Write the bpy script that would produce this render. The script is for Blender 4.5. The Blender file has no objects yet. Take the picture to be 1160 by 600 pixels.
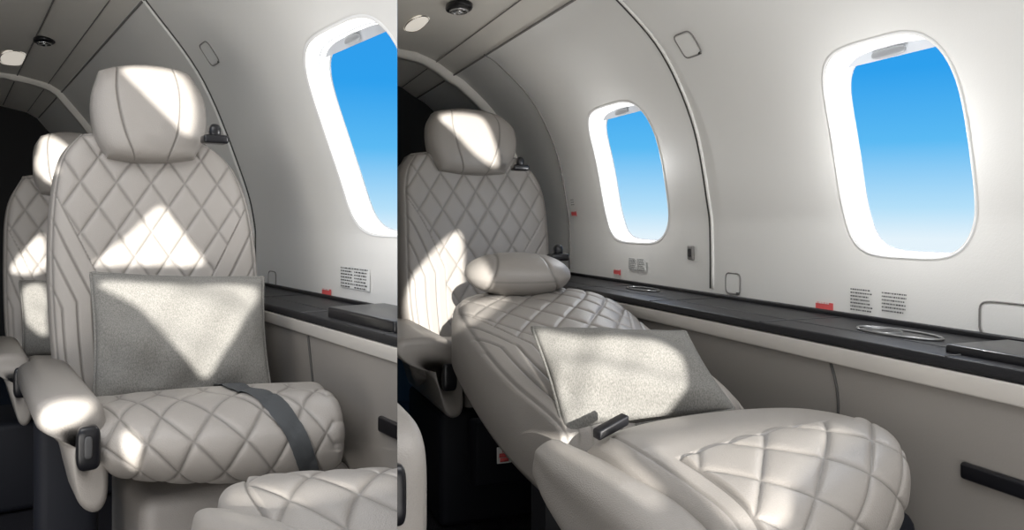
import bpy, bmesh, math, random
import numpy as np
from mathutils import Vector, Matrix
random.seed(3)
EZ=0.85; F=900.0; CX=580.0; HY=250.0
sc=bpy.context.scene
# ------------------------------------------------------------ materials
def mat(name,col,rough=0.5,metal=0.0,bump=None,emit=0.0,var=0.0,spec=0.5,ecol=None,crease=0):
    m=bpy.data.materials.new(name); m.use_nodes=True
    nt=m.node_tree; b=nt.nodes['Principled BSDF']
    b.inputs['Base Color'].default_value=(*col,1); b.inputs['Roughness'].default_value=rough
    b.inputs['Metallic'].default_value=metal; b.inputs['Specular IOR Level'].default_value=spec
    if emit: 
        b.inputs['Emission Color'].default_value=(*(ecol or col),1); b.inputs['Emission Strength'].default_value=emit
    tc=nt.nodes.new('ShaderNodeTexCoord')
    if var:
        n=nt.nodes.new('ShaderNodeTexNoise'); n.inputs['Scale'].default_value=6; n.inputs['Detail'].default_value=4
        nt.links.new(tc.outputs['Object'],n.inputs['Vector'])
        r=nt.nodes.new('ShaderNodeMapRange'); r.inputs[3].default_value=1-var; r.inputs[4].default_value=1+var
        nt.links.new(n.outputs['Fac'],r.inputs[0])
        fac=r.outputs[0]
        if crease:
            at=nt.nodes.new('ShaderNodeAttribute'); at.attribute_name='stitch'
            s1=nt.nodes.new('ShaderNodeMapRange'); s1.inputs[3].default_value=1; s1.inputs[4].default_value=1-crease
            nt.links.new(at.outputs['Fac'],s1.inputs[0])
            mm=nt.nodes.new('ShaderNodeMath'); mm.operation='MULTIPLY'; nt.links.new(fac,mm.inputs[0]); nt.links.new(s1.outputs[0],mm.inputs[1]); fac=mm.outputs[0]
        mx=nt.nodes.new('ShaderNodeVectorMath'); mx.operation='SCALE'; mx.inputs[0].default_value=col
        nt.links.new(fac,mx.inputs['Scale']); nt.links.new(mx.outputs[0],b.inputs['Base Color'])
    if bump:
        kind,scale,st=bump
        if kind=='v':
            n=nt.nodes.new('ShaderNodeTexVoronoi'); out=n.outputs['Distance']
        elif kind=='n':
            n=nt.nodes.new('ShaderNodeTexNoise'); n.inputs['Detail'].default_value=6; out=n.outputs['Fac']
        else:
            n=nt.nodes.new('ShaderNodeTexWave'); n.inputs['Distortion'].default_value=3; n.inputs['Detail'].default_value=3; out=n.outputs['Fac']
        n.inputs['Scale'].default_value=scale
        nt.links.new(tc.outputs['Object'],n.inputs['Vector'])
        bp=nt.nodes.new('ShaderNodeBump'); bp.inputs['Strength'].default_value=st; bp.inputs['Distance'].default_value=0.002
        nt.links.new(out,bp.inputs['Height']); nt.links.new(bp.outputs[0],b.inputs['Normal'])
    return m
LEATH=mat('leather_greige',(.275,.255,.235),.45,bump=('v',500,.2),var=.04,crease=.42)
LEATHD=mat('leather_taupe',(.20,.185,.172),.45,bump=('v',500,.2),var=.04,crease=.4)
WALL=mat('wall_cream',(.80,.79,.76),.55,bump=('n',300,.12),var=.02)
CEIL=mat('ceiling_cream',(.82,.79,.73),.6,bump=('n',200,.1))
SEAM=mat('seam_dark',(.05,.048,.045),.7)
GSEAM=mat('seam_grey',(.22,.21,.20),.6)
RAIL=mat('ledge_joint',(.05,.05,.052),.5)
BLACK=mat('ledge_black',(.013,.013,.015),.45,bump=('n',600,.2),spec=.3)
GLOSS=mat('black_gloss',(.008,.008,.010),.28,spec=.4)
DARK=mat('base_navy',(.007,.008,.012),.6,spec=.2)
SIDE=mat('side_taupe',(.22,.203,.185),.45,bump=('n',300,.1),var=.03)
STRIP=mat('strip_champagne',(.60,.57,.53),.3,metal=.35)
REVEAL_GLOW=mat('window_reveal_glow',(.92,.92,.92),.5,emit=.6,ecol=(1,1,1))  # daylight glow put into the reveal as emission
LIP=mat('window_lip',(.90,.90,.89),.5)
SHADE=mat('shade_grey',(.45,.47,.5),.5)
HANDG=mat('handle_grey',(.25,.26,.27),.4)
REDL=mat('label_red',(.80,.12,.12),.5)
WHITE=mat('label_white',(.8,.8,.78),.5)
INK=mat('label_ink',(.06,.06,.06),.6)
CHROME=mat('chrome',(.6,.6,.6),.25,metal=1)
RIM=mat('rim_grey',(.25,.25,.25),.3,metal=.8)
STRAP=mat('strap_grey',(.06,.064,.068),.7,bump=('w',400,.3),spec=.2)
FLOORM=mat('carpet_dark',(.016,.016,.02),.95,bump=('w',60,.6),spec=.1)
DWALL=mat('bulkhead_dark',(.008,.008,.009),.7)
PART=mat('divider_gobo_cream',(.6,.58,.55),.7)
LENS=mat('lens_warm',(.8,.75,.68),.4,emit=.5,ecol=(1,.93,.82))
PIL=bpy.data.materials.new('pillow_weave'); PIL.use_nodes=True
nt=PIL.node_tree; b=nt.nodes['Principled BSDF']; b.inputs['Roughness'].default_value=1; b.inputs['Specular IOR Level'].default_value=.03
tc=nt.nodes.new('ShaderNodeTexCoord'); n1=nt.nodes.new('ShaderNodeTexNoise'); n1.inputs['Scale'].default_value=600; n1.inputs['Detail'].default_value=2
mp=nt.nodes.new('ShaderNodeMapping'); mp.inputs['Scale'].default_value=(1,1,.45)
nt.links.new(tc.outputs['Object'],mp.inputs[0]); nt.links.new(mp.outputs[0],n1.inputs['Vector'])
cr_=nt.nodes.new('ShaderNodeValToRGB'); cr_.color_ramp.elements[0].position=.3; cr_.color_ramp.elements[0].color=(.125,.122,.114,1)
cr_.color_ramp.elements[1].position=.7; cr_.color_ramp.elements[1].color=(.215,.209,.195,1)
nt.links.new(n1.outputs['Fac'],cr_.inputs[0]); nt.links.new(cr_.outputs[0],b.inputs['Base Color'])
bp=nt.nodes.new('ShaderNodeBump'); bp.inputs['Strength'].default_value=.22; bp.inputs['Distance'].default_value=.0015
nt.links.new(n1.outputs['Fac'],bp.inputs['Height']); nt.links.new(bp.outputs[0],b.inputs['Normal'])
GLASS=bpy.data.materials.new('window_glass'); GLASS.use_nodes=True; nt=GLASS.node_tree
for n in list(nt.nodes): nt.nodes.remove(n)
o=nt.nodes.new('ShaderNodeOutputMaterial'); t=nt.nodes.new('ShaderNodeBsdfTransparent'); t.inputs[0].default_value=(.97,.985,1,1)
nt.links.new(t.outputs[0],o.inputs[0])
# ------------------------------------------------------------ helpers
def P(px,py,Y): return np.array([(px-CX)/F*Y, Y, (HY-py)/F*Y])
def ray(px,py): return P(px,py,1.0)
PN=np.array([1.0,.1444,0.]); PN/=np.linalg.norm(PN)
SIDE_=['R']
def mk(name,verts,faces,material,smooth=True,clip=True,ymin=None,stitch=None):
    me=bpy.data.meshes.new(name); v=np.array(verts,float).copy(); v[:,2]+=EZ
    me.from_pydata(v.tolist(),[],[list(map(int,f)) for f in faces]); me.update()
    if stitch is not None:
        at=me.attributes.new('stitch','FLOAT','POINT'); st=np.zeros(len(v),np.float32); st[:len(stitch)]=stitch; at.data.foreach_set('value',st)
    ob=bpy.data.objects.new(name,me); sc.collection.objects.link(ob)
    me.materials.append(material)
    bm=bmesh.new(); bm.from_mesh(me); bmesh.ops.recalc_face_normals(bm,faces=bm.faces)
    bm.to_mesh(me); bm.free()
    return fin(ob,smooth,clip,ymin)
def fin(ob,smooth=True,clip=True,ymin=None):
    me=ob.data
    bm=bmesh.new(); bm.from_mesh(me)
    if clip and SIDE_[0]:
        no=PN if SIDE_[0]=='R' else -PN
        geom=bm.verts[:]+bm.edges[:]+bm.faces[:]
        bmesh.ops.bisect_plane(bm,geom=geom,plane_co=tuple(no*0.0001),plane_no=tuple(no),clear_inner=True)
    if ymin is not None:
        geom=bm.verts[:]+bm.edges[:]+bm.faces[:]
        bmesh.ops.bisect_plane(bm,geom=geom,plane_co=(0,ymin,0),plane_no=(0,1,0),clear_inner=True)
    bm.to_mesh(me); bm.free()
    for p in me.polygons: p.use_smooth=smooth
    return ob
def group(name,objs,kind=None):
    objs=[o for o in objs if o is not None and len(o.data.vertices)>0]
    pts=[v.co for o in objs for v in o.data.vertices]
    lo=Vector([min(p[i] for p in pts) for i in range(3)]); hi=Vector([max(p[i] for p in pts) for i in range(3)])
    c=(lo+hi)/2; c.z=lo.z
    e=bpy.data.objects.new(name,None); e.empty_display_size=.1; e.location=c; sc.collection.objects.link(e)
    for o in objs:
        o.data.transform(Matrix.Translation(-c)); o.parent=e
    return e
def cr(A,n,axis=0,closed=False):
    A=np.moveaxis(np.asarray(A,float),axis,0); m=A.shape[0]
    if m==1: return np.moveaxis(np.repeat(A,n,0),0,axis)
    if closed: x=np.arange(n)/n*m
    else: x=np.linspace(0,m-1,n)
    i=np.floor(x).astype(int)
    if not closed: i=np.minimum(i,m-2)
    f=(x-i).reshape([-1]+[1]*(A.ndim-1))
    if closed:
        g=lambda k:A[(i+k)%m]
    else:
        ext=np.concatenate([2*A[:1]-A[1:2],A,2*A[-1:]-A[-2:-1]],0)
        g=lambda k:ext[i+k+1]
    p0,p1,p2,p3=g(-1),g(0),g(1),g(2)
    R=.5*((2*p1)+(-p0+p2)*f+(2*p0-5*p1+4*p2-p3)*f**2+(-p0+3*p1-3*p2+p3)*f**3)
    return np.moveaxis(R,0,axis)
def normals(G):
    dt=np.gradient(G,axis=0); ds=np.gradient(G,axis=1); N=np.cross(ds,dt)
    N/=np.linalg.norm(N,axis=2,keepdims=True)+1e-12
    if (N*G).sum(axis=2).mean()>0: N=-N
    return N
def edge(S,T,p=14,q=.5):
    return np.maximum(0,(1-np.abs(2*S-1)**p))**q*np.maximum(0,(1-np.abs(2*T-1)**p))**q
def q1(a,b,k):
    da=np.abs(a-np.round(a))*2; db=np.abs(b-np.round(b))*2
    return (1-(1-da)**k)*(1-(1-db)**k)
def quilt(a,b): return .75*q1(a,b,9)+.25*q1(a,b,2.2)
def qline(a,b,w=.04):
    da=np.abs(a-np.round(a)); db=np.abs(b-np.round(b)); return np.exp(-(np.minimum(da,db)/w)**2)
def groove(x,w): return np.exp(-(x/w)**2)
def gridfaces(nv,nu,off=0):
    F_=[]
    for j in range(nv-1):
        for i in range(nu-1):
            a=off+j*nu+i; F_.append((a,a+1,a+nu+1,a+nu))
    return F_
def bidx(nv,nu):
    return [i for i in range(nu)]+[j*nu+nu-1 for j in range(1,nv)]+[(nv-1)*nu+i for i in range(nu-2,-1,-1)]+[j*nu for j in range(nv-2,0,-1)]
def finish(name,G,h,skirt,material):
    st=None
    if isinstance(h,tuple): h,st=h; st=st.reshape(-1)
    nv,nu=G.shape[:2]; N=normals(G); V=(G+N*h[...,None]).reshape(-1,3)
    Fc=gridfaces(nv,nu); B=bidx(nv,nu); base=V[B]; c=base.mean(0)
    verts=[V]; n0=len(V); prev=B; sk=np.array(skirt)
    for k,(f,s) in enumerate([(.15,1.012),(.85,1.012),(1.0,.97)]):
        r=c+(base-c)*s+sk*f; verts.append(r); cur=list(range(n0,n0+len(B))); n0+=len(B)
        for i in range(len(B)):
            j=(i+1)%len(B); Fc.append((prev[i],prev[j],cur[j],cur[i]))
        prev=cur
    verts.append((c+sk)[None]); 
    for i in range(len(B)): Fc.append((prev[i],prev[(i+1)%len(B)],n0))
    return mk(name,np.concatenate(verts),Fc,material,stitch=st), G+N*h[...,None], N
def ST(nv,nu):
    s=np.linspace(0,1,nu); t=np.linspace(0,1,nv); return np.meshgrid(s,t)
def pxpatch(left,right,arch_top,arch_bot,p0,n,nu,nv):
    L=cr(left,nv); R=cr(right,nv); S,T=ST(nv,nu)
    X=L[:,0:1]*(1-S)+R[:,0:1]*S; Y=L[:,1:2]*(1-S)+R[:,1:2]*S
    a=1-(2*S-1)**2
    Y=Y+arch_top*a*T**3+arch_bot*a*(1-T)**3
    D=np.stack([(X-CX)/F,np.ones_like(X),(HY-Y)/F],-1)
    k=np.dot(p0,n)/(D@n)
    return D*k[...,None]
def net(name,CP,nu,nv,hf,skirt,material):
    A=np.array([[P(*c) for c in row] for row in CP]); A=cr(A,nv,0); A=cr(A,nu,1)
    S,T=ST(nv,nu); return finish(name,A,hf(S,T,A),skirt,material)
def loft(name,rings,nu,nv,hf,material,rend=.02):
    A=cr(np.array(rings,float),nu,0); A=cr(A,nv,1,True)
    N=np.cross(np.gradient(A,axis=0),np.roll(A,-1,1)-np.roll(A,1,1)); N/=np.linalg.norm(N,axis=2,keepdims=True)+1e-12
    C=A.mean(1,keepdims=True)
    if ((A-C)*N).sum()<0: N=-N
    S=np.linspace(0,1,nu)[:,None]*np.ones((1,nv)); T=np.ones((nu,1))*(np.arange(nv)/nv)[None]
    st=None
    if hf is not None:
        h,stt=hf(S,T); A=A+N*h[...,None]; st=np.concatenate([np.zeros(7*nv),stt.reshape(-1)])
    ax0=(C[0]-C[min(3,nu-1)])[0]; ax0/=np.linalg.norm(ax0); ax1=(C[-1]-C[-4])[0]; ax1/=np.linalg.norm(ax1)
    def cap(ring,ax):
        c=ring.mean(0); out=[]; r=rend
        for k in range(1,8):
            ph=k/7*math.pi/2; d=ring-c; ln=np.linalg.norm(d,axis=1,keepdims=True)
            out.append(c+d*np.maximum(.1,(ln-r*(1-math.cos(ph)))/ln)+ax*r*math.sin(ph))
        return out
    c0=cap(A[0],ax0); c1=cap(A[-1],ax1)
    allr=c0[::-1]+[A[i] for i in range(nu)]+c1
    V=np.concatenate(allr+[c0[-1].mean(0)[None],c1[-1].mean(0)[None]]); n=len(allr); Fc=[]
    for j in range(n-1):
        for i in range(nv):
            k=(i+1)%nv; Fc.append((j*nv+i,j*nv+k,(j+1)*nv+k,(j+1)*nv+i))
    for i in range(nv):
        k=(i+1)%nv; Fc.append((i,k,n*nv)); Fc.append(((n-1)*nv+i,(n-1)*nv+k,n*nv+1))
    return mk(name,V,Fc,material,stitch=st),A,N
def pad(name,c,U,V_,W,material,e1=.6,e2=.6,hf=None,nu=96,nv=64,sf=None):
    c,U,V_,W=map(np.array,(c,U,V_,W))
    sg=lambda x,e:np.sign(x)*np.abs(x)**e
    th=np.linspace(0,2*math.pi,nu,endpoint=False); ph=np.linspace(-math.pi/2,math.pi/2,nv)
    TH,PH=np.meshgrid(th,ph)
    x=sg(np.cos(PH),e1)*sg(np.cos(TH),e2); y=sg(np.cos(PH),e1)*sg(np.sin(TH),e2); z=sg(np.sin(PH),e1)
    k=1+(hf(x,y,z) if hf else 0)
    pts=c+(x*k)[...,None]*U+(y*k)[...,None]*V_+(z*k)[...,None]*W
    V=pts.reshape(-1,3); Fc=[]
    for j in range(nv-1):
        for i in range(nu):
            q=(i+1)%nu; Fc.append((j*nu+i,j*nu+q,(j+1)*nu+q,(j+1)*nu+i))
    return mk(name,V,Fc,material,stitch=sf(x,y,z).reshape(-1) if sf else None)
def rbox(name,c,a,b_,d,material,bev=.01,seg=4,smooth=True,clip=True):
    c,a,b_,d=map(np.array,(c,a,b_,d)); V=[c+i*a+j*b_+k*d for i in(-1,1) for j in(-1,1) for k in(-1,1)]
    Fc=[(0,1,3,2),(4,6,7,5),(0,4,5,1),(2,3,7,6),(0,2,6,4),(1,5,7,3)]
    bm=bmesh.new(); vs=[bm.verts.new(v) for v in V]; [bm.faces.new([vs[i] for i in f]) for f in Fc]
    bmesh.ops.recalc_face_normals(bm,faces=bm.faces)
    if bev>0: bmesh.ops.bevel(bm,geom=bm.edges[:]+bm.verts[:],offset=bev,segments=seg,affect='EDGES',profile=.5)
    bm.verts.index_update(); VV=[tuple(v.co) for v in bm.verts]; FF=[[v.index for v in f.verts] for f in bm.faces]; bm.free()
    return mk(name,VV,FF,material,smooth,clip)
def tube(name,pts,r,material,closed=False,clip=True,ymin=None,n=8):
    pts=np.array(pts,float); m=len(pts)
    tg=(np.roll(pts,-1,0)-np.roll(pts,1,0)) if closed else np.gradient(pts,axis=0)
    tg/=np.linalg.norm(tg,axis=1,keepdims=True)+1e-12
    up=np.array([0.31,0.2,.93]); V=[]
    for p,t_ in zip(pts,tg):
        a=np.cross(t_,up); a/=np.linalg.norm(a); b2=np.cross(t_,a)
        for k in range(n): V.append(p+r*(math.cos(k/n*2*math.pi)*a+math.sin(k/n*2*math.pi)*b2))
    Fc=[]
    for j in range(m if closed else m-1):
        for i in range(n):
            a=j*n+i; b2=j*n+(i+1)%n; c2=((j+1)%m)*n+(i+1)%n; d=((j+1)%m)*n+i; Fc.append((a,b2,c2,d))
    if not closed: Fc.append(list(range(n))); Fc.append(list(range((m-1)*n,m*n)))
    return mk(name,V,Fc,material,True,clip,ymin)
def slab(name,outline,p0,n,ext,material,bev=.012,sm=4):
    O=cr(np.array(outline,float),len(outline)*sm,0,True)
    D=np.stack([(O[:,0]-CX)/F,np.ones(len(O)),(HY-O[:,1])/F],-1); Q=D*(np.dot(p0,n)/(D@n))[:,None]
    ext=np.array(ext); c=Q.mean(0); rings=[]; L=np.linalg.norm(ext); eu=ext/L
    d=Q-c; ln=np.linalg.norm(d,axis=1,keepdims=True)
    for k in range(0,6):
        ph=(1-k/5)*math.pi/2; rings.append(c+d*(ln-bev*(1-math.cos(ph)))/ln+eu*bev*(1-math.sin(ph)))
    rings.append(Q+ext); m=len(O); V=np.concatenate(rings+[c[None],(c+ext)[None]]); Fc=[]
    for j in range(len(rings)-1):
        for i in range(m):
            k=(i+1)%m; Fc.append((j*m+i,j*m+k,(j+1)*m+k,(j+1)*m+i))
    for i in range(m):
        k=(i+1)%m; Fc.append((i,k,len(rings)*m)); Fc.append(((len(rings)-1)*m+i,(len(rings)-1)*m+k,len(rings)*m+1))
    return mk(name,V,Fc,material)
def pillow(name,corners,p0,n,thick,nu=90,nv=70):
    TL,TR,BR,BL=map(np.array,corners); S,T=ST(nv,nu)
    top=TL*(1-S[...,None])+TR*S[...,None]; bot=BL*(1-S[...,None])+BR*S[...,None]
    Q=bot*(1-T[...,None])+top*T[...,None]; c=(TL+TR+BR+BL)/4
    pin=.04*(np.sin(math.pi*S)*(2*T-1)**2*np.abs(2*T-1)+0); pin2=.04*(np.sin(math.pi*T)*np.abs(2*S-1)**3)
    Q=Q-(Q-c)*(pin+pin2)[...,None]
    D=np.stack([(Q[...,0]-CX)/F,np.ones_like(S),(HY-Q[...,1])/F],-1); G=D*(np.dot(p0,n)/(D@n))[...,None]
    N=normals(G); wr=.006*np.sin(9*S+5*T)*np.sin(7*T+2)+.003*np.sin(21*S-9*T)+.004*np.sin(14*T+6*S)
    e=(np.sin(math.pi*S)*np.sin(math.pi*T)); h=thick*np.maximum(e,0)**.42+wr*np.minimum(1,4*e)
    V1=(G+N*h[...,None]).reshape(-1,3); V2=(G-N*(thick*.7*np.maximum(e,0)**.5)[...,None]).reshape(-1,3)
    V=np.concatenate([V1,V2]); Fc=gridfaces(nv,nu)+gridfaces(nv,nu,nu*nv)
    ob=mk(name,V,Fc,PIL)
    bm=bmesh.new(); bm.from_mesh(ob.data); bmesh.ops.remove_doubles(bm,verts=bm.verts,dist=.0004); bmesh.ops.recalc_face_normals(bm,faces=bm.faces); bm.to_mesh(ob.data); bm.free()
    B=G[0].tolist()+G[1:,-1].tolist()+G[-1][::-1][1:].tolist()+G[::-1,0][1:-1].tolist()
    hem=tube('hem',B,.0035,PIL,closed=True)
    return group(name,[setn(ob,'pillow_body'),hem])
def setn(o,n): o.name=n; return o
class Cab:
    def __init__(s,vpx,prof):
        a=math.atan((CX-vpx)/F); s.a=a
        s.Y=np.array([-math.sin(a),math.cos(a),0]); s.X=np.array([math.cos(a),math.sin(a),0]); s.prof=prof
        s.pp=cr(np.array(prof),40)
    def c(s,w,y,z): return s.X*w+s.Y*y+np.array([0,0,z])
    def w(s,z):
        zz=s.pp[:,1]; return float(np.interp(z,zz,s.pp[:,0]))
    def atw(s,px,py,w):
        d=ray(px,py); k=w/np.dot(d,s.X); p=d*k; return np.array([w,np.dot(p,s.Y),p[2]])
    def atz(s,px,py,z):
        d=ray(px,py); k=z/d[2]; p=d*k; return np.array([np.dot(p,s.X),np.dot(p,s.Y),z])
    def onw(s,px,py):
        w=s.pp[0][0]
        for _ in range(30):
            q=s.atw(px,py,w); w=.5*w+.5*s.w(q[2])
        return q
R=Cab(250,[(1.2,-.30),(1.2,-.05),(1.19,.05),(1.146,.25),(1.054,.427),(.928,.549),(.87,.585)])
L=Cab(-60,[(.85,-.30),(.85,-.1),(.845,0),(.807,.148),(.679,.46),(.5,.70)])
RC=[(.87,.585),(.80,.63),(.72,.66),(.5,.685),(0,.70),(-1.4,.70)]
LC=[(.5,.70),(.44,.735),(.30,.765),(.0,.78),(-1.95,.78)]
Zv=np.array([0,0,1.])
# ------------------------------------------------------------ shell
def extrude_prof(name,cab,prof,y0,y1,th,material,ymin=None,ns=1,cut=None):
    p=np.array(prof); m=len(p); tg=np.gradient(p,axis=0); nn=np.stack([-tg[:,1],tg[:,0]],1); nn/=np.linalg.norm(nn,axis=1,keepdims=True)
    if ((p-np.array([0,0]))*nn).sum()<0: nn=-nn
    q=p+nn*th; ring=np.concatenate([p,q[::-1]]); ys=np.linspace(y0,y1,ns+1); k=len(ring)
    V=[cab.c(w,y,z) for y in ys for (w,z) in ring]; Fc=[]
    for j in range(ns):
        for i in range(k):
            a=(i+1)%k; Fc.append((j*k+i,j*k+a,(j+1)*k+a,(j+1)*k+i))
    Fc+= [[(j)*k+i,(j)*k+i+1,(j)*k+k-2-i,(j)*k+k-1-i] for j in (0,ns) for i in range(m-1)]
    s=SIDE_[0]; SIDE_[0]=None if cut else s
    ob=mk(name,V,Fc,material,False)
    if cut:
        for (V2,F2) in cut:
            c=mk('cut',V2,F2,material,False)
            md=ob.modifiers.new('b','BOOLEAN'); md.operation='DIFFERENCE'; md.solver='EXACT'; md.object=c
            dg=bpy.context.evaluated_depsgraph_get(); me=bpy.data.meshes.new_from_object(ob.evaluated_get(dg)); ob.modifiers.clear(); ob.data=me
            bpy.data.objects.remove(c)
        SIDE_[0]=s
        fin(ob,False,True,ymin)
    elif ymin is not None: fin(ob,False,False,ymin)
    me=ob.data
    for pl in me.polygons: pl.use_smooth=True
    try: me.set_sharp_from_angle(angle=math.radians(30))
    except Exception as e: print(e)
    return ob
def selip(n,e=4.0):
    th=np.linspace(0,2*math.pi,n,endpoint=False); c,s_=np.cos(th),np.sin(th)
    return np.sign(c)*np.abs(c)**(2/e), np.sign(s_)*np.abs(s_)**(2/e)
def winspec(cab,y0,y1,z0,z1): return dict(cab=cab,yc=(y0+y1)/2,hy=abs(y1-y0)/2,zc=(z0+z1)/2,hz=(z1-z0)/2)
def wcut(wd):
    cx,cz=selip(64); cab=wd['cab']; V=[]
    for off in (-.25,.25):
        for a,b2 in zip(cx,cz):
            z=wd['zc']+wd['hz']*b2; V.append(cab.c(cab.w(wd['zc'])+off,wd['yc']+wd['hy']*a,z))
    n=64; Fc=[list(range(n)),list(range(n,2*n))]+[(i,(i+1)%n,n+(i+1)%n,n+i) for i in range(n)]
    return V,Fc
def wring(wd,scale,off,n=96,dz=0):
    cx,cz=selip(n); cab=wd['cab']; out=[]
    for a,b2 in zip(cx,cz):
        z=wd['zc']+wd['hz']*b2*scale[1]; out.append(cab.c(cab.w(z)+off,wd['yc']+wd['hy']*a*scale[0],z+dz))
    return np.array(out)
def window(name,wd,shade=.10):
    n=96
    def strip(nm,r,m): 
        V=np.concatenate(r); return mk(nm,V,[(j*n+i,j*n+(i+1)%n,(j+1)*n+(i+1)%n,(j+1)*n+i) for j in range(len(r)-1) for i in range(n)],m)
    lip=strip('frame_lip',[wring(wd,(1.05,1.035),.0015),wring(wd,(1.025,1.018),-.0015),wring(wd,(1.0,1.0),.0012)],LIP)
    fr=strip('frame_reveal',[wring(wd,(1.0,1.0),.0012),wring(wd,(.992,.992),.006),wring(wd,(.984,.985),.02),wring(wd,(.98,.98),.038),wring(wd,(.972,.974),.056),wring(wd,(.962,.968),.060)],REVEAL_GLOW)
    in1=tube('inner_gasket',wring(wd,(.965,.97),.058),.0022,SHADE,True)
    in2=tube('reveal_step',wring(wd,(.98,.98),.032),.001,SHADE,True)
    g=wring(wd,(.985,.985),.068); gl=mk('glass_pane',np.concatenate([g,g.mean(0)[None]]),[(i,(i+1)%n,n) for i in range(n)],GLASS,False)
    cab=wd['cab']; z1=wd['zc']+wd['hz']*.98; z0=wd['zc']+wd['hz']*(1-shade*1.2)
    zz=np.linspace(z0,z1,6); V=[]
    for z_ in zz:
        f=max(0,(1-abs((z_-wd['zc'])/(wd['hz']))**4))**.25
        for y_ in np.linspace(-1,1,13): V.append(cab.c(cab.w(z_)+.046,wd['yc']+wd['hy']*.97*y_*f,z_))
    sh=mk('shade',V,gridfaces(6,13),SHADE)
    tab=pad('shade_pull',cab.c(cab.w(zz[2])+.038,wd['yc'],zz[2]),cab.Y*.04,cab.X*.006,Zv*.009,HANDG,.7,.8,nu=32,nv=16)
    return group(name,[lip,fr,in1,in2,gl,sh,tab])
a=R.onw(945,165); b2=R.onw(1097,165); t=R.onw(1015,39); bo=R.onw(1025,290)
W1=winspec(R,b2[1],a[1],bo[2],t[2])
a=R.onw(678,195); b2=R.onw(751,195); t=R.onw(705,115); bo=R.onw(718,274)
W2=winspec(R,b2[1],a[1],bo[2],t[2])
a=L.onw(368,150); b2=L.onw(484,150); t=L.onw(390,25); bo=L.onw(440,266)
W3=winspec(L,b2[1],a[1],bo[2],t[2])
SIDE_[0]='R'
RP=R.pp
extrude_prof('wall_right',R,RP,-1.45,3.7,.04,WALL,cut=[wcut(W1),wcut(W2)])
extrude_prof('ceiling',R,RC,.4,3.7,.02,CEIL,ymin=1.3)
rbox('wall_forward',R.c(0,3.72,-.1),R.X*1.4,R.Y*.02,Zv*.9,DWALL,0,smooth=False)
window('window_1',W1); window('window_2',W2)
def arc(cab,y,off=-.001,pp=None,z0=-.2):
    pp=cab.pp if pp is None else pp
    return [cab.c(w+off,y,z) for (w,z) in pp if z>=z0]
trims=[]
y=R.onw(805,325)[1]; trims.append(tube('ring_seam',arc(R,y),.0022,SEAM))
trims.append(tube('ring_seam_light',arc(R,y-.012),.004,WALL))
y=R.onw(646,280)[1]; trims.append(tube('ring_seam_b',arc(R,y),.003,GSEAM))
ys=np.linspace(-.5,3.69,30)
trims.append(tube('long_seam',[R.c(.872,v,.580) for v in ys],.0035,GSEAM,ymin=1.3))
trims.append(tube('long_seam_b',[R.c(.80,v,.627) for v in ys],.002,GSEAM,ymin=1.3))
group('trim_1',trims)
def rib(name,cab,y_,cprof,d=.05):
    pr=np.concatenate([cab.pp,cr(np.array(cprof),30)[1:]]); tg=np.gradient(pr,axis=0); nn=np.stack([-tg[:,1],tg[:,0]],1); nn/=np.linalg.norm(nn,axis=1,keepdims=True)
    if (pr*nn).sum()>0: nn=-nn
    m=len(pr); V=[]
    for yy,off in ((y_,0),(y_,d),(y_+.05,d),(y_+.05,0)): V+=[cab.c(w+a_*off,yy,z+b_*off) for (w,z),(a_,b_) in zip(pr,nn)]
    return mk(name,V,[(j*m+i,j*m+i+1,(j+1)*m+i+1,(j+1)*m+i) for j in range(3) for i in range(m-1)],CEIL)
rib('trim_2',R,3.05,RC,.03)
def ledge(cab,w0,w1,zt,y0,y1,nm,sh=.015):
    o=[]
    o.append(rbox('ledge_top',cab.c((w0+w1)/2,(y0+y1)/2,zt-.009),cab.X*((w1-w0)/2),cab.Y*(y1-y0)/2,Zv*.009,BLACK,.004,3))
    o.append(rbox('ledge_back_lip',cab.c(w1-.006,(y0+y1)/2,zt+.003),cab.X*.006,cab.Y*(y1-y0)/2,Zv*.006,BLACK,.003,3))
    o.append(rbox('metal_strip',cab.c(w0+.006,(y0+y1)/2,zt-.019-sh),cab.X*.006,cab.Y*(y1-y0)/2,Zv*sh,STRIP,.003,3))
    for k,v in enumerate(np.arange(y0+.2,y1,.42)):
        o.append(tube('ledge_seam',[cab.c(w0,v,zt+.0005),cab.c(w1-.02,v,zt+.0005)],.0012,RAIL))
    o.append(tube('ledge_rail_line',[cab.c(w0+.07,y0,zt+.0003),cab.c(w0+.07,y1,zt+.0003)],.001,RAIL))
    return o
oR=ledge(R,.98,1.198,-.195,-.6,2.95,'')
def ring_on(cab,q,a,b3,n=48): 
    return [cab.c(q[0]+b3*math.sin(t_),q[1]+a*math.cos(t_),q[2]) for t_ in np.linspace(0,2*math.pi,n,endpoint=False)]
q=R.atz(1028,380,-.195)
oR.append(tube('cup_ring',ring_on(R,q+np.array([-.0,.02,.002]),.085,.036),.0025,RIM,True))
oR.append(tube('cup_inner',ring_on(R,q+np.array([0,.055,.001]),.036,.028),.002,RIM,True))
c=R.c(*(q+np.array([0,.02,.0005]))); oR.append(pad('cup_recess',c,R.Y*.083,R.X*.034,Zv*.0015,GLOSS,1,1,nu=40,nv=10))
q=R.atz(728,328,-.195); oR.append(tube('cup_ring_b',ring_on(R,q+np.array([0,0,.002]),.075,.03),.0025,RIM,True))
q=R.atz(1125,402,-.18)
oR.append(rbox('raised_lid',R.c(1.075,q[1]-.06,-.192),R.X*.065,R.Y*.17,Zv*.010,GLOSS,.006))
oR.append(rbox('lid_hinge',R.c(1.165,q[1]+.02,-.190),R.X*.02,R.Y*.05,Zv*.004,GLOSS,.002))
group('armrest_ledge',oR)
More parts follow.
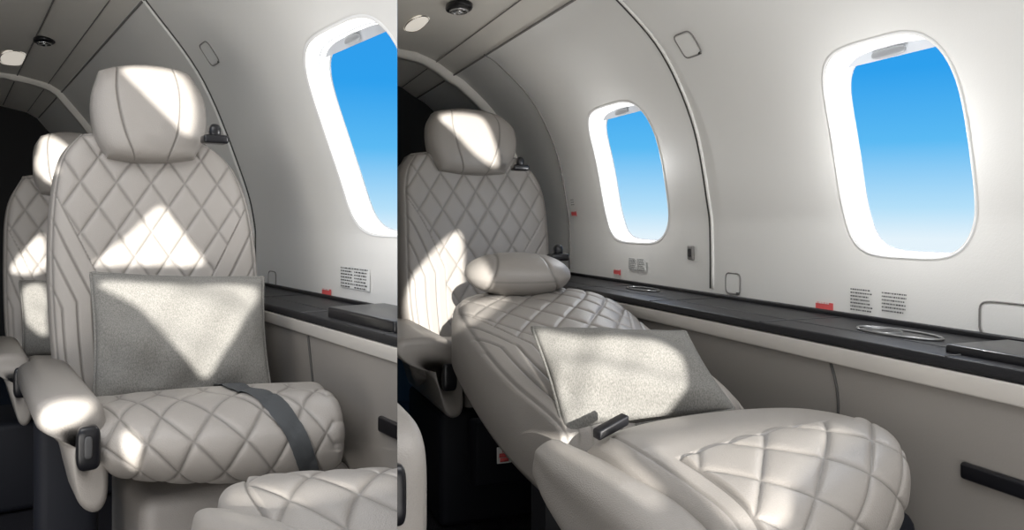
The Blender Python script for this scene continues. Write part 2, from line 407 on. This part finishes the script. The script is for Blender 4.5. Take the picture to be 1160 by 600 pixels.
o=[rbox('panel',R.c(1.0,.75,-.53),R.X*.012,R.Y*2.1,Zv*.315,SIDE,.004)]
q=R.atw(940,415,.985); o.append(tube('panel_seam',[R.c(.987,q[1]-.006*k+.0005*k*k,-.245-.012*k) for k in range(12)],.0025,SEAM))
o.append(tube('panel_seam_b',[R.c(.987,q[1]+.75,-.245-.03*k) for k in range(12)],.002,SEAM))
q=R.atw(1130,545,.985); o.append(rbox('map_slot',R.c(.985,q[1]-.02,q[2]),R.X*.006,R.Y*.075,Zv*.012,GLOSS,.005))
group('lower_sidewall',o)
def rr(cab,px,py,hy,hz,off=-.002,n=40,e=5):
    q=cab.onw(px,py); cx,cz=selip(n,e); return [cab.c(cab.w(q[2]+hz*b4)+off,q[1]+hy*a4,q[2]+hz*b4) for a4,b4 in zip(cx,cz)]
def latch(cab,px,py,hy,hz): 
    o1=tube('outline',rr(cab,px,py,hy,hz),.0016,GSEAM,True); v=rr(cab,px,py,hy*.9,hz*.88,-.003)
    V=v+[np.mean(v,0)]; n=len(v); o2=mk('cover',V,[(i,(i+1)%n,n) for i in range(n)],WALL,False)
    q=cab.onw(px,py); o3=rbox('finger_pull',cab.c(cab.w(q[2]-hz)-.003,q[1]-hy*.7,q[2]-hz*.9),cab.Y*.005,cab.X*.002,Zv*.003,SEAM,.001)
    return group('oxygen_mask_cover',[o1,o2,o3])
latch(R,780,51,.037,.026); latch(R,831,321,.03,.026); latch(R,1143,364,.052,.030)
q=R.onw(784,286); wz=R.w(q[2])
group('power_outlet',[rbox('plate',R.c(wz-.004,q[1],q[2]),R.X*.004,R.Y*.013,Zv*.019,GSEAM,.003),rbox('socket',R.c(wz-.008,q[1],q[2]),R.X*.003,R.Y*.007,Zv*.011,GLOSS,.002)])
def label(cab,px,py,hy,hz,m,name='placard',lines=0,cols=1,bg=True):
    q=cab.onw(px,py); o=[]
    def pt(u,v,off): z=q[2]+v*hz; return cab.c(cab.w(z)+off,q[1]-u*hy,z)
    if bg: o.append(mk('plate',[pt(-1,-1,-.003),pt(1,-1,-.003),pt(1,1,-.003),pt(-1,1,-.003)],[(0,1,2,3)],m,False))
    V=[];Fc=[]
    for c_ in range(cols):
        for k in range(lines):
            v=.85-1.7*k/max(1,lines-1) if lines>1 else 0; u0=-.95+1.9*c_/cols; u=u0
            end=u0+1.9/cols-random.uniform(.12,.6)/cols
            while u<end:
                ln=random.uniform(.04,.16); u2=min(u+ln,end+.02); h_=.40/max(lines,1)
                i=len(V); V+=[pt(u,v-h_,-.0042),pt(u2,v-h_,-.0042),pt(u2,v+h_,-.0042),pt(u,v+h_,-.0042)]; Fc.append((i,i+1,i+2,i+3)); u=u2+random.uniform(.03,.06)
    if V: o.append(mk('lettering',V,Fc,WHITE if m is REDL else INK,False))
    return group(name,o)
label(R,651,242,.022,.009,REDL,lines=2); label(R,650,229,.018,.01,WHITE,lines=3,bg=False)
label(R,935,347,.026,.009,REDL,lines=2); label(R,700,308,.024,.009,REDL,lines=2)
label(R,723,299,.055,.018,WHITE,lines=7,cols=2); label(R,979,340,.034,.024,WHITE,lines=7,bg=False); label(R,1016,343,.034,.020,WHITE,lines=6,bg=False)
def vent(cab,px,py,z):
    q=cab.atz(px,py,z); c=cab.c(*q); th=np.linspace(0,2*math.pi,32,endpoint=False)
    base=pad('bezel',c,cab.X*.04,cab.Y*.06,Zv*.012,GLOSS,.5,1,nu=32,nv=16)
    rg=tube('chrome_ring',[c+cab.X*.024*math.cos(t_)+cab.Y*.03*math.sin(t_)-Zv*.012 for t_ in th],.005,CHROME,True)
    l=pad('nozzle',c-Zv*.014,cab.X*.012,cab.Y*.014,Zv*.010,CHROME,1,1,nu=24,nv=12)
    return group('air_vent',[base,rg,l])
def rlight(cab,px,py,z,a_,b_):
    q=cab.atz(px,py,z); c=cab.c(*q)
    return group('reading_light',[pad('lens',c,cab.X*a_,cab.Y*b_,Zv*.004,LENS,.6,.6,nu=32,nv=16),tube('lens_ring',[c+cab.X*(a_+.002)*math.cos(t_)+cab.Y*(b_+.002)*math.sin(t_)-Zv*.001 for t_ in np.linspace(0,6.283,33)[:-1]],.002,GSEAM,True)])
vent(R,520,8,.655); rlight(R,472,27,.670,.03,.11)
# ------------------------------------------------------------ seats
def backh(S,T,G,p0,ux,vx,W,H,amp,bulge,big=.65):
    u=(G-p0)@ux; v=(G-p0)@vx; a_,b_=u/W+v/H,u/W-v/H
    q=quilt(a_,b_); x=np.abs(2*S-1)
    d=(big-T)*1.9-(1-x); dd=np.minimum(d,(x-.45)*1.2); wing=dd>0
    g=groove(np.abs(dd/.17-np.round(dd/.17))*.17,.011)
    h=np.where(wing,amp*.9*(1-g),amp*q); s=np.where(wing,g,qline(a_,b_,.045)*.8)
    e=edge(S,T,12,.5)
    border=groove(x-.955,.010)+groove(T-.975,.006)
    return h*np.clip(e*1.3-.3,0,1)+bulge*e*(1+.25*x**2)-border*.004, np.clip(np.where(x>.955,0,s)+border,0,1)
def seatback(cab,p0,rec,left,right,at,ab,W=.075,H=.12,amp=.0055,th=.09,m=LEATH,nu=190,nv=260,rot=0):
    f=-(cab.Y*math.cos(rot)+cab.X*math.sin(rot)); n=f*math.cos(rec)+Zv*math.sin(rec); ux=np.cross(n,Zv); ux/=np.linalg.norm(ux); vx=np.cross(ux,n)
    G=pxpatch(left,right,at,ab,p0,n,nu,nv); S,T=ST(nv,nu)
    return finish('backrest',G,backh(S,T,G,p0,ux,vx,W,H,amp,.025),-n*th,m)[0],n
def headrest(p0,n,left,right,at,ab,bul=.05,th=.05):
    G=pxpatch(left,right,at,ab,p0,n,150,120); S,T=ST(120,150)
    e=edge(S,T,4.2,.5)
    k=.20+.11*(1-T)**1.3
    gr=groove(S-k,.008)+groove(S-(1-k),.008)
    h=bul*e-.005*gr*np.clip(e*2,0,1)
    return finish('headrest',G,(h,gr),-n*th,LEATH)[0]
def belt_guide(c,cab):
    return [rbox('belt_guide',c,cab.X*.028,cab.Y*.02,Zv*.010,GLOSS,.006),pad('belt_knob',c+Zv*.018,cab.X*.014,cab.Y*.014,Zv*.018,GLOSS,.8,.8,nu=24,nv=16)]
p0=P(540,300,2.72); parts=[]
bk,nA=seatback(R,p0,.14,[(468,398),(458,340),(455,255),(455,200),(468,174)],[(610,392),(621,340),(620,275),(612,215),(588,180)],-6,0,W=.085,H=.125,rot=-.15)
parts.append(bk)
parts.append(headrest(p0+nA*.045,nA,[(500,192),(489,168),(487,142),(494,126)],[(572,196),(583,172),(581,148),(566,132)],-5,3,.042))
parts+=belt_guide(P(589,190,2.66),R)
def cush_rings(st,dz=0): return [[P(*c) for c in r] for r in st]
def cqu(a,b,lo,hi,amp=.007):
    def f(S,T):
        m=np.clip((T-lo)/.02,0,1)*np.clip((hi-T)/.02,0,1); a_,b_=S*a+T*b,S*a-T*b
        return m*amp*quilt(a_,b_), np.clip(m*qline(a_,b_)*.9,0,1)
    return f
st=[[(478,385,2.6),(470,392,2.25),(470,410,2.2),(476,430,2.25),(478,440,2.6)],
    [(545,383,2.6),(545,392,2.3),(548,412,2.22),(548,438,2.25),(546,440,2.6)],
    [(605,383,2.6),(612,390,2.35),(616,410,2.28),(612,436,2.3),(604,438,2.6)]]
parts.append(loft('seat_cushion',cush_rings(st),90,90,cqu(6,8,.1,.6,.005),LEATHD,.02)[0])
parts.append(slab('armrest',[(447,398),(455,386),(480,383),(505,384),(518,394),(524,420),(526,462),(518,474),(506,470),(498,445),(488,425),(460,412)],P(490,420,2.1),-R.Y,R.Y*.45,LEATH,.02))
parts.append(pad('control_panel',P(509,427,2.085),R.X*.020,Zv*.036,R.Y*.012,GLOSS,.5,.5,nu=40,nv=20))
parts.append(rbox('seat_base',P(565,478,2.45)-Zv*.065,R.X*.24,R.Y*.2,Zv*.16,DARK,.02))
parts.append(rbox('seat_plinth_front',P(578,455,2.3),R.X*.14,R.Y*.02,Zv*.05,LEATHD,.015))
group('airplane_seat',parts)
c=P(571,515,2.10); o=[rbox('box',c+R.Y*.05,R.X*.075,R.Y*.035,Zv*.085,DARK,.01),rbox('card',c,R.X*.020,R.Y*.002,Zv*.022,WHITE,.002)]
o.append(rbox('card_mark',c-R.Y*.003,R.X*.014,R.Y*.001,Zv*.005,REDL,0)); o.append(rbox('card_mark_b',c-R.Y*.003-Zv*.012,R.X*.012,R.Y*.001,Zv*.005,REDL,0)); o.append(rbox('card_mark_c',c-R.Y*.003+Zv*.013,R.X*.006,R.Y*.001,Zv*.005,REDL,0))
group('life_vest_box',o)
parts=[]
def hB(S,T,G):
    x=np.abs(2*S-1); a_,b_=S*6+T*7,S*6-T*7; q=quilt(a_,b_); d=np.minimum((T-.28)*1.6-(1-x),(x-.5))
    g=groove(np.abs(d/.15-np.round(d/.15))*.15,.014); bd=groove(x-.94,.012)
    e=edge(S,T,10,.5); return np.where(d>0,.005*(1-g),.0055*q)*np.clip(e*1.3-.3,0,1)+.03*e-.02-.003*bd, np.clip(np.where(d>0,g,qline(a_,b_)*.85)*(x<.94)+bd,0,1)
parts.append(net('backrest',[[(524,338,2.12),(570,329,2.18),(620,326,2.22),(658,331,2.22)],
 [(513,350,1.95),(585,347,1.99),(655,341,2.03),(702,345,2.05)],
 [(533,385,1.72),(610,380,1.74),(685,372,1.78),(742,376,1.84)],
 [(572,432,1.5),(655,425,1.5),(735,415,1.54),(792,412,1.6)],
 [(634,482,1.3),(705,474,1.3),(785,465,1.37),(848,455,1.45)]],200,240,hB,(0,0,-.13),LEATH)[0])
def sline(x,y,z): return groove(np.abs(x)-.60+.18*z,.02)+groove(z+.05,.03)*(np.abs(x)<.6)*(y<0)*.8
def hr(x,y,z): return -.035*groove(np.abs(x)-.60+.18*z,.025)-.12*np.clip(-z,0,1)*np.abs(x)
parts.append(pad('headrest',P(586,311,2.12),np.array([.138,.02,.0]),np.array([-.02,.11,0.01]),np.array([0,-.01,.058]),LEATH,.9,.8,hr,200,100,sf=sline))
parts+=belt_guide(P(632,291,2.25),R)
def hC(S,T,G):
    ins=np.minimum(S-.13,T-.30+.0*S); m=np.clip(ins/.015,0,1)
    a_,b_=S*3.8+T*4.0,S*3.8-T*4.0
    line=groove(ins,.006)*(S>.12)*(T>.28)
    side=groove(S-.065,.006)
    e=edge(S,T,10,.5); return m*.0055*quilt(a_,b_)*np.clip(e*1.3-.3,0,1)+.03*e-.02-.003*line-.002*side, np.clip(m*qline(a_,b_,.03)*.85+line+side*.6,0,1)
parts.append(net('seat_cushion',[[(668,492,1.16),(735,474,1.25),(810,464,1.34),(900,460,1.40)],
 [(705,520,1.03),(795,496,1.13),(885,479,1.24),(968,472,1.30)],
 [(762,560,.92),(855,527,1.0),(945,500,1.1),(1005,486,1.17)],
 [(812,600,.83),(900,572,.89),(980,538,.98),(1026,510,1.07)],
 [(830,650,.79),(915,625,.85),(988,590,.94),(1028,550,1.03)],
 [(825,715,.80),(912,690,.86),(978,650,.95),(1014,600,1.04)]],240,280,hC,tuple(R.Y*.12+np.array([0,0,-.10])),LEATH)[0])
def armring(w0,w1,z0,z1,y): 
    c=[(w0,z0),(w0,(z0+z1)/2),(w0+.006,z1-.012),((w0+w1)/2,z1),(w1-.006,z1-.012),(w1,(z0+z1)/2),(w1,z0),((w0+w1)/2,z0-.004)]
    return [R.c(w,y,z) for w,z in c]
parts.append(loft('armrest',[armring(.44,.505,-.385,-.330,1.10),armring(.43,.512,-.40,-.327,1.03),armring(.422,.515,-.42,-.322,.92),armring(.418,.515,-.45,-.322,.80),armring(.418,.512,-.50,-.337,.70),armring(.42,.505,-.55,-.37,.655)],80,64,None,LEATH,.025)[0])
parts.append(rbox('arm_side_shell',R.c(.475,.90,-.61),R.X*.025,R.Y*.20,Zv*.22,DARK,.02))
parts.append(rbox('seat_base',R.c(.74,1.15,-.62),R.X*.17,R.Y*.32,Zv*.22,DARK,.03))
parts.append(pad('control_panel',R.c(.455,.668,-.43),R.X*.022,R.Y*.03,Zv*.045,GLOSS,.5,.5,nu=40,nv=20))
parts.append(rbox('seat_shell_side',P(575,420,1.62)-Zv*.02,(P(625,490,1.32)-P(520,375,1.85))/2,R.X*.02,Zv*.05,LEATHD,.02))
c=P(692,483,1.13); parts.append(rbox('buckle',c,np.array([.022,.006,.010]),np.array([-.004,.010,.0]),Zv*.007,GLOSS,.003)); 
group('airplane_seat',parts)
n=np.array([-.05,-.72,.60]); n/=np.linalg.norm(n)
pillow('throw_pillow',[(603,371),(776,376),(832,464),(640,496)],P(700,440,1.36),n,.055)
o=[pad('seat_side',P(434,545,.9),R.X*.035,R.Y*.10,Zv*.085,LEATH,.5,.5),pad('control_panel',P(448,560,.78),R.X*.010,R.Y*.01,Zv*.03,GLOSS,.5,.5,nu=32,nv=16),rbox('seat_base',P(434,545,.9)-Zv*.31,R.X*.03,R.Y*.09,Zv*.245,DARK,.02)]
group('airplane_seat',o)
# =========================================================== LEFT CABIN
SIDE_[0]='L'
extrude_prof('wall_side',L,L.pp,.3,6.3,.04,WALL,cut=[wcut(W3)])
extrude_prof('ceiling',L,LC,-1.2,6.3,.02,CEIL,ymin=1.3)
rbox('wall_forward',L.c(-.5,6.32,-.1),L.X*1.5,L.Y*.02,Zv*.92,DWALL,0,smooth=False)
rbox('wall_left',L.c(-1.95,3.45,-.05),L.X*.02,L.Y*2.85,Zv*.85,CEIL,0,smooth=False)
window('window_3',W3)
trims=[]
y=L.onw(290,325)[1]; trims.append(tube('ring_seam',arc(L,y),.003,SEAM)); trims.append(tube('ring_lip',arc(L,y+.02),.006,WALL))
ys=np.linspace(-.5,6.2,40)
trims.append(tube('long_seam',[L.c(.503,v,.694) for v in ys],.004,GSEAM,ymin=1.3)); trims.append(tube('long_seam_b',[L.c(.44,v,.732) for v in ys],.002,GSEAM,ymin=1.3)); trims.append(tube('long_seam_c',[L.c(.30,v,.762) for v in ys],.003,GSEAM,ymin=1.3))
group('trim_3',trims)
rib('trim_4',L,4.9,LC,.03)
oL=ledge(L,.66,.848,-.21,.3,3.6,'',.014)
q=L.atz(432,352,-.19); oL.append(rbox('raised_lid',L.c(.75,q[1]-.03,-.202),L.X*.07,L.Y*.16,Zv*.014,GLOSS,.006))
group('armrest_ledge',oL)
o=[rbox('panel',L.c(.68,1.9,-.545),L.X*.012,L.Y*1.8,Zv*.305,SIDE,.004)]
q=L.atw(348,392,.664); o.append(tube('panel_seam',[L.c(.666,q[1]-.004*k,-.26-.014*k) for k in range(14)],.0025,SEAM))
q=L.atw(438,483,.664); o.append(rbox('map_slot',L.c(.665,q[1]-.03,q[2]),L.X*.006,L.Y*.06,Zv*.015,GLOSS,.005))
group('lower_sidewall',o)
latch(L,238,61,.045,.03); latch(L,309,317,.035,.028)
label(L,403,315,.09,.028,WHITE,lines=7,cols=2); label(L,371,331,.032,.010,REDL,lines=2)
vent(L,50,46,.752); rlight(L,15,66,.767,.05,.2)
parts=[]; p0=P(172,320,1.85)
bk,nC=seatback(L,p0,.16,[(74,480),(60,405),(54,310),(57,230),(68,180),(92,152)],[(286,478),(294,405),(292,320),(283,245),(264,195),(232,163)],-4,0,W=.073,H=.115,nu=280,nv=380,rot=.1)
parts.append(bk)
parts.append(headrest(p0+nC*.055,nC,[(122,176),(108,152),(103,112),(112,80)],[(220,178),(233,152),(231,116),(214,84)],-8,5,.038,.06))
parts+=belt_guide(P(243,158,1.83),L)
st=[[(116,453,1.65),(114,458,1.45),(112,468,1.36),(118,505,1.31),(140,535,1.34),(150,540,1.45),(150,530,1.7)],
    [(190,447,1.68),(190,450,1.48),(192,464,1.38),(205,500,1.33),(215,540,1.36),(212,542,1.48),(210,530,1.72)],
    [(280,441,1.72),(284,444,1.52),(292,456,1.43),(304,495,1.375),(306,536,1.40),(302,540,1.52),(298,525,1.76)],
    [(348,438,1.76),(358,441,1.56),(370,452,1.47),(378,488,1.42),(374,526,1.45),(366,530,1.56),(358,520,1.80)]]
ob,A,N=loft('seat_cushion',cush_rings(st),240,240,cqu(5.2,4.6,.07,.66,.0055),LEATH,.022); parts.append(ob)
nu_,nv_=A.shape[:2]; V=[];m=60
for k in range(m):
    tt=.03+.58*k/(m-1); s0=.57+.33*(k/(m-1))
    for ds in np.linspace(-.055,.055,7):
        x=(s0+ds)*(nu_-1); i=min(int(x),nu_-2); f=x-i; j=int(tt*nv_)%nv_; V.append(A[i,j]*(1-f)+A[i+1,j]*f+N[i,j]*.004)
parts.append(mk('seatbelt_strap',V,gridfaces(m,7),STRAP))
parts.append(slab('armrest',[(40,472),(46,458),(68,449),(98,448),(114,455),(121,472),(124,510),(124,560),(116,580),(103,583),(90,572),(82,545),(72,510),(56,494),(43,487)],P(90,500,1.3),-L.Y,L.Y*.42,LEATH,.022))
parts.append(pad('control_panel',P(100,507,1.285),L.X*.018,Zv*.036,L.Y*.012,GLOSS,.5,.5,nu=40,nv=20))
parts.append(pad('control_button',P(100,507,1.272),L.X*.006,Zv*.018,L.Y*.003,RAIL,.5,.5,nu=24,nv=12))
parts.append(rbox('shell_side',P(75,545,1.42)-Zv*.12,L.X*.05,L.Y*.03,Zv*.25,DARK,.02))
c=P(262,560,1.62); parts.append(rbox('seat_base',c-Zv*.09,L.X*.2,L.Y*.16,Zv*.16,LEATHD,.03))
parts.append(rbox('seat_plinth',c-Zv*.25+L.Y*.05,L.X*.24,L.Y*.16,Zv*.04,DARK,.02))
group('airplane_seat',parts)
n=nC*.9+Zv*.25; n/=np.linalg.norm(n)
pillow('throw_pillow',[(103,309),(298,314),(307,444),(106,458)],P(205,385,1.68),n,.055)
parts=[]; p0=P(75,300,2.75)
bk,nE=seatback(L,p0,.14,[(14,430),(6,370),(4,290),(8,235),(26,200)],[(150,430),(160,370),(160,290),(155,235),(128,200)],-4,0,W=.08,H=.125,nu=150,nv=200,rot=.1)
parts.append(bk)
parts.append(headrest(p0+nE*.05,nE,[(46,218),(38,200),(38,170),(46,154)],[(104,218),(110,200),(110,170),(104,154)],-4,3))
parts.append(slab('armrest',[(-12,408),(0,402),(20,401),(32,406),(37,425),(38,465),(32,482),(22,480),(14,455),(4,430),(-8,422)],P(15,430,2.1),-L.Y,L.Y*.4,LEATH,.02))
parts.append(pad('control_panel',P(24,433,2.08),L.X*.018,Zv*.04,L.Y*.012,GLOSS,.5,.5,nu=32,nv=16))
st=[[(42,405,2.5),(40,412,2.2),(42,440,2.15),(46,455,2.5)],[(95,405,2.55),(95,412,2.3),(95,440,2.22),(95,455,2.55)],[(140,405,2.6),(145,412,2.4),(142,440,2.35),(140,455,2.6)]]
parts.append(loft('seat_cushion',cush_rings(st),60,60,None,LEATH,.02)[0])
parts.append(rbox('seat_base',P(70,500,2.5)-Zv*.02,L.X*.2,L.Y*.15,Zv*.13,DARK,.02))
group('airplane_seat',parts)
n=nE*.95+Zv*.2; n/=np.linalg.norm(n)
pillow('throw_pillow',[(22,318),(150,318),(152,402),(26,404)],P(80,365,2.5),n,.05,60,50)
parts=[]
def hF(S,T,G):
    a_,b_=S*3.2+T*1.9,S*3.2-T*1.9; m=np.clip((S-.16)/.02,0,1); e=edge(S,T,8,.5); g=groove(S-.16,.006)
    return m*.0055*quilt(a_,b_)*np.clip(e*1.3-.3,0,1)+.02*e-.012-.003*g, np.clip(m*qline(a_,b_,.03)*.85+g,0,1)
parts.append(net('seat_cushion',[[(252,550,1.06),(310,541,1.10),(390,536,1.14),(470,532,1.18)],[(246,566,.98),(320,556,1.0),(405,550,1.04),(490,545,1.08)],[(262,600,.88),(345,592,.9),(430,585,.93),(520,575,.97)],[(290,660,.78),(380,650,.8),(480,640,.83),(570,620,.87)]],180,140,hF,(0,0,-.12),LEATH)[0])
parts.append(loft('armrest',[[P(x+dx,y_+dy,Y_) for dx,dy in ((-26*s_,8),(-14*s_,-12*s_),(14*s_,-14*s_),(28*s_,6),(24,60),(-22,60))] for x,y_,Y_,s_ in ((236,586,.98,.7),(250,592,.92,1),(290,606,.84,1.3),(345,630,.74,1.5))],60,48,None,LEATH,.02)[0])
parts.append(rbox('seat_base',np.array([-.22,.98,-.66]),np.array([.11,0,0]),np.array([0,.1,0]),Zv*.185,DARK,.02))
group('airplane_seat',parts)
# =========================================================== floor, partition
SIDE_[0]=None
rbox('floor',np.array([0,2.2,-EZ-.02]),np.array([5.,0,0]),np.array([0,4.2,0]),Zv*.02,FLOORM,0,smooth=False,clip=False)
d=np.array([-.1444,1,0]); 
mk('added_divider',[d*.35+Zv*-EZ,d*6+Zv*-EZ,d*6+Zv*1.0,d*.35+Zv*1.0],[(0,1,2,3)],PART,False,False)  # added sheet, unseen edge-on, stops light leaking between the cabins
# =========================================================== sun shaped by an added gobo, holes cut to the patches
el=math.radians(12); sd=np.array([-.1444,1.0,0]); sd/=np.linalg.norm(sd); sd=sd*math.cos(el)-Zv*math.sin(el)
bpy.context.view_layer.update(); dg=bpy.context.evaluated_depsgraph_get()
polys=[
 [(138,78),(170,76),(205,84),(219,110),(221,138),(212,154),(192,134),(160,102)],
 [(180,234),(196,248),(214,272),(230,299),(170,300),(110,300),(116,290),(146,266)],
 [(112,320),(200,322),(290,326),(276,362),(256,395),(233,428),(205,398),(160,350)],
 [(140,488),(152,490),(159,503),(157,530),(146,528),(139,508)],
 [(44,476),(62,456),(96,452),(106,462),(84,480),(60,488)],
 [(26,328),(50,324),(54,378),(30,364)],[(14,308),(22,290),(49,266),(50,306)],[(44,170),(66,158),(70,196),(52,204)],
 [(262,556),(330,546),(445,540),(445,552),(400,556),(330,570),(270,572)],
 [(498,131),(540,131),(556,150),(564,188),(540,176),(515,150)],
 [(458,345),(474,305),(520,262),(546,292),(556,325),(530,338),(520,376),(470,372)],
 [(608,376),(660,382),(742,384),(770,402),(778,430),(764,456),(740,474),(690,484),(646,492),(626,436)],
 [(740,502),(800,488),(880,480),(950,480),(962,492),(922,516),(896,550),(888,592),(830,594),(800,566),(765,530)],
 [(622,502),(660,494),(712,518),(750,555),(738,575),(690,545)],
 [(518,348),(575,336),(560,352),(530,368)],
]
YB=-1.0; org=Vector((0,0,EZ)); splines=[]
for pg in polys:
    out=[]
    for (x,y_) in pg:
        dd=ray(x,y_); dv=Vector(dd).normalized(); hit,loc,*_=sc.ray_cast(dg,org+dv*.1,dv)
        if not hit: continue
        p=np.array(loc)-np.array([0,0,EZ]); k=(p[1]-YB)/sd[1]; q=p-sd*k; out.append((q[0],q[2]))
    if len(out)>2: splines.append(out)
cu=bpy.data.curves.new('gobo_outline','CURVE'); cu.dimensions='2D'; cu.fill_mode='BOTH'
def spl(pts):
    s=cu.splines.new('POLY'); s.points.add(len(pts)-1); s.use_cyclic_u=True
    for p_,q_ in zip(s.points,pts): p_.co=(q_[0],q_[1],0,1)
spl([(-3.6,-EZ),(2.6,-EZ),(2.6,2.2),(-3.6,2.2)])
for s in splines: spl(cr(np.array(s),len(s)*5,0,True))
co=bpy.data.objects.new('gobo_outline',cu); sc.collection.objects.link(co); bpy.context.view_layer.update()
dg=bpy.context.evaluated_depsgraph_get(); me=bpy.data.meshes.new_from_object(co.evaluated_get(dg)); bpy.data.objects.remove(co)
me.transform(Matrix.Translation((0,YB,EZ))@Matrix.Rotation(math.pi/2,4,'X')); me.materials.append(PART)
sc.collection.objects.link(bpy.data.objects.new('sun_gobo',me))  # unseen panel added behind the camera to cut sunlight into patches
# =========================================================== lights
def lamp(name,kind,loc,energy,col=(1,1,1),size=1,target=None,dirv=None,sy=None):
    l=bpy.data.lights.new(name,kind); l.energy=energy; l.color=col; o=bpy.data.objects.new(name,l); o.location=loc; sc.collection.objects.link(o)
    if kind=='AREA':
        l.size=size
        if sy: l.shape='RECTANGLE'; l.size_y=sy
    if target is not None: dirv=Vector(target)-Vector(loc)
    if dirv is not None: o.rotation_euler=Vector(dirv).to_track_quat('-Z','Y').to_euler()
    return o
s=lamp('sun','SUN',(0,-3,3),13,(1,.965,.90),dirv=sd); s.data.angle=math.radians(.4)
lamp('fill_light_top','AREA',(.6,.1,EZ+1.25),29,(1,.98,.95),1.4,target=(.6,1.9,EZ-.1))  # added overhead fill, one per cabin, no real fixture
lamp('fill_light_top','AREA',(-.9,.2,EZ+1.25),29,(1,.975,.94),1.4,target=(-.7,2.2,EZ-.1))
lamp('fill_light_low','AREA',(.2,-.4,EZ-.6),19,(1,.965,.92),1.2,target=(.0,2.0,EZ+1.0))  # added low fill behind the camera, brightens ceilings from below
lamp('fill_light_low','AREA',(-1.0,-.3,EZ-.6),19,(1,.955,.90),1.0,target=(-1.2,2.2,EZ+1.0))
for wd,en in ((W1,2.3),(W2,2.0),(W3,1.9)):
    cab=wd['cab']; l=lamp('window_glow_fill','POINT',tuple(cab.c(cab.w(wd['zc'])-.05,wd['yc'],wd['zc'])+Zv*EZ),en,(1,1,1)); l.data.shadow_soft_size=0  # added point light making a window halo on the wall
# world
w=bpy.data.worlds.new('sky'); sc.world=w; w.use_nodes=True; nt=w.node_tree; bg=nt.nodes['Background']
tc=nt.nodes.new('ShaderNodeTexCoord'); sp=nt.nodes.new('ShaderNodeSeparateXYZ'); nt.links.new(tc.outputs['Generated'],sp.inputs[0])
mr=nt.nodes.new('ShaderNodeMapRange'); mr.inputs[1].default_value=-.2; mr.inputs[2].default_value=.8; nt.links.new(sp.outputs['Z'],mr.inputs[0])
rp=nt.nodes.new('ShaderNodeValToRGB'); nt.links.new(mr.outputs[0],rp.inputs[0]); e=rp.color_ramp.elements
e[0].position=0; e[0].color=(.85,.93,.98,1); e[1].position=1; e[1].color=(.75,.82,.92,1)
for p_,c_ in ((.18,(.80,.91,.97,1)),(.215,(.48,.76,.95,1)),(.29,(.11,.50,.90,1)),(.37,(.03,.36,.85,1)),(.55,(.03,.30,.80,1))):
    k=e.new(p_); k.color=c_
nt.links.new(rp.outputs[0],bg.inputs[0]); bg.inputs[1].default_value=1.0
cam=bpy.data.cameras.new('camera'); cam.lens=F/1160*36; cam.sensor_width=36; cam.shift_y=-50/1160; cam.clip_start=.02
co=bpy.data.objects.new('camera',cam); co.location=(0,0,EZ); co.rotation_euler=(math.pi/2,0,0); sc.collection.objects.link(co); sc.camera=co
sc.view_settings.view_transform='Standard'; sc.view_settings.look='None'
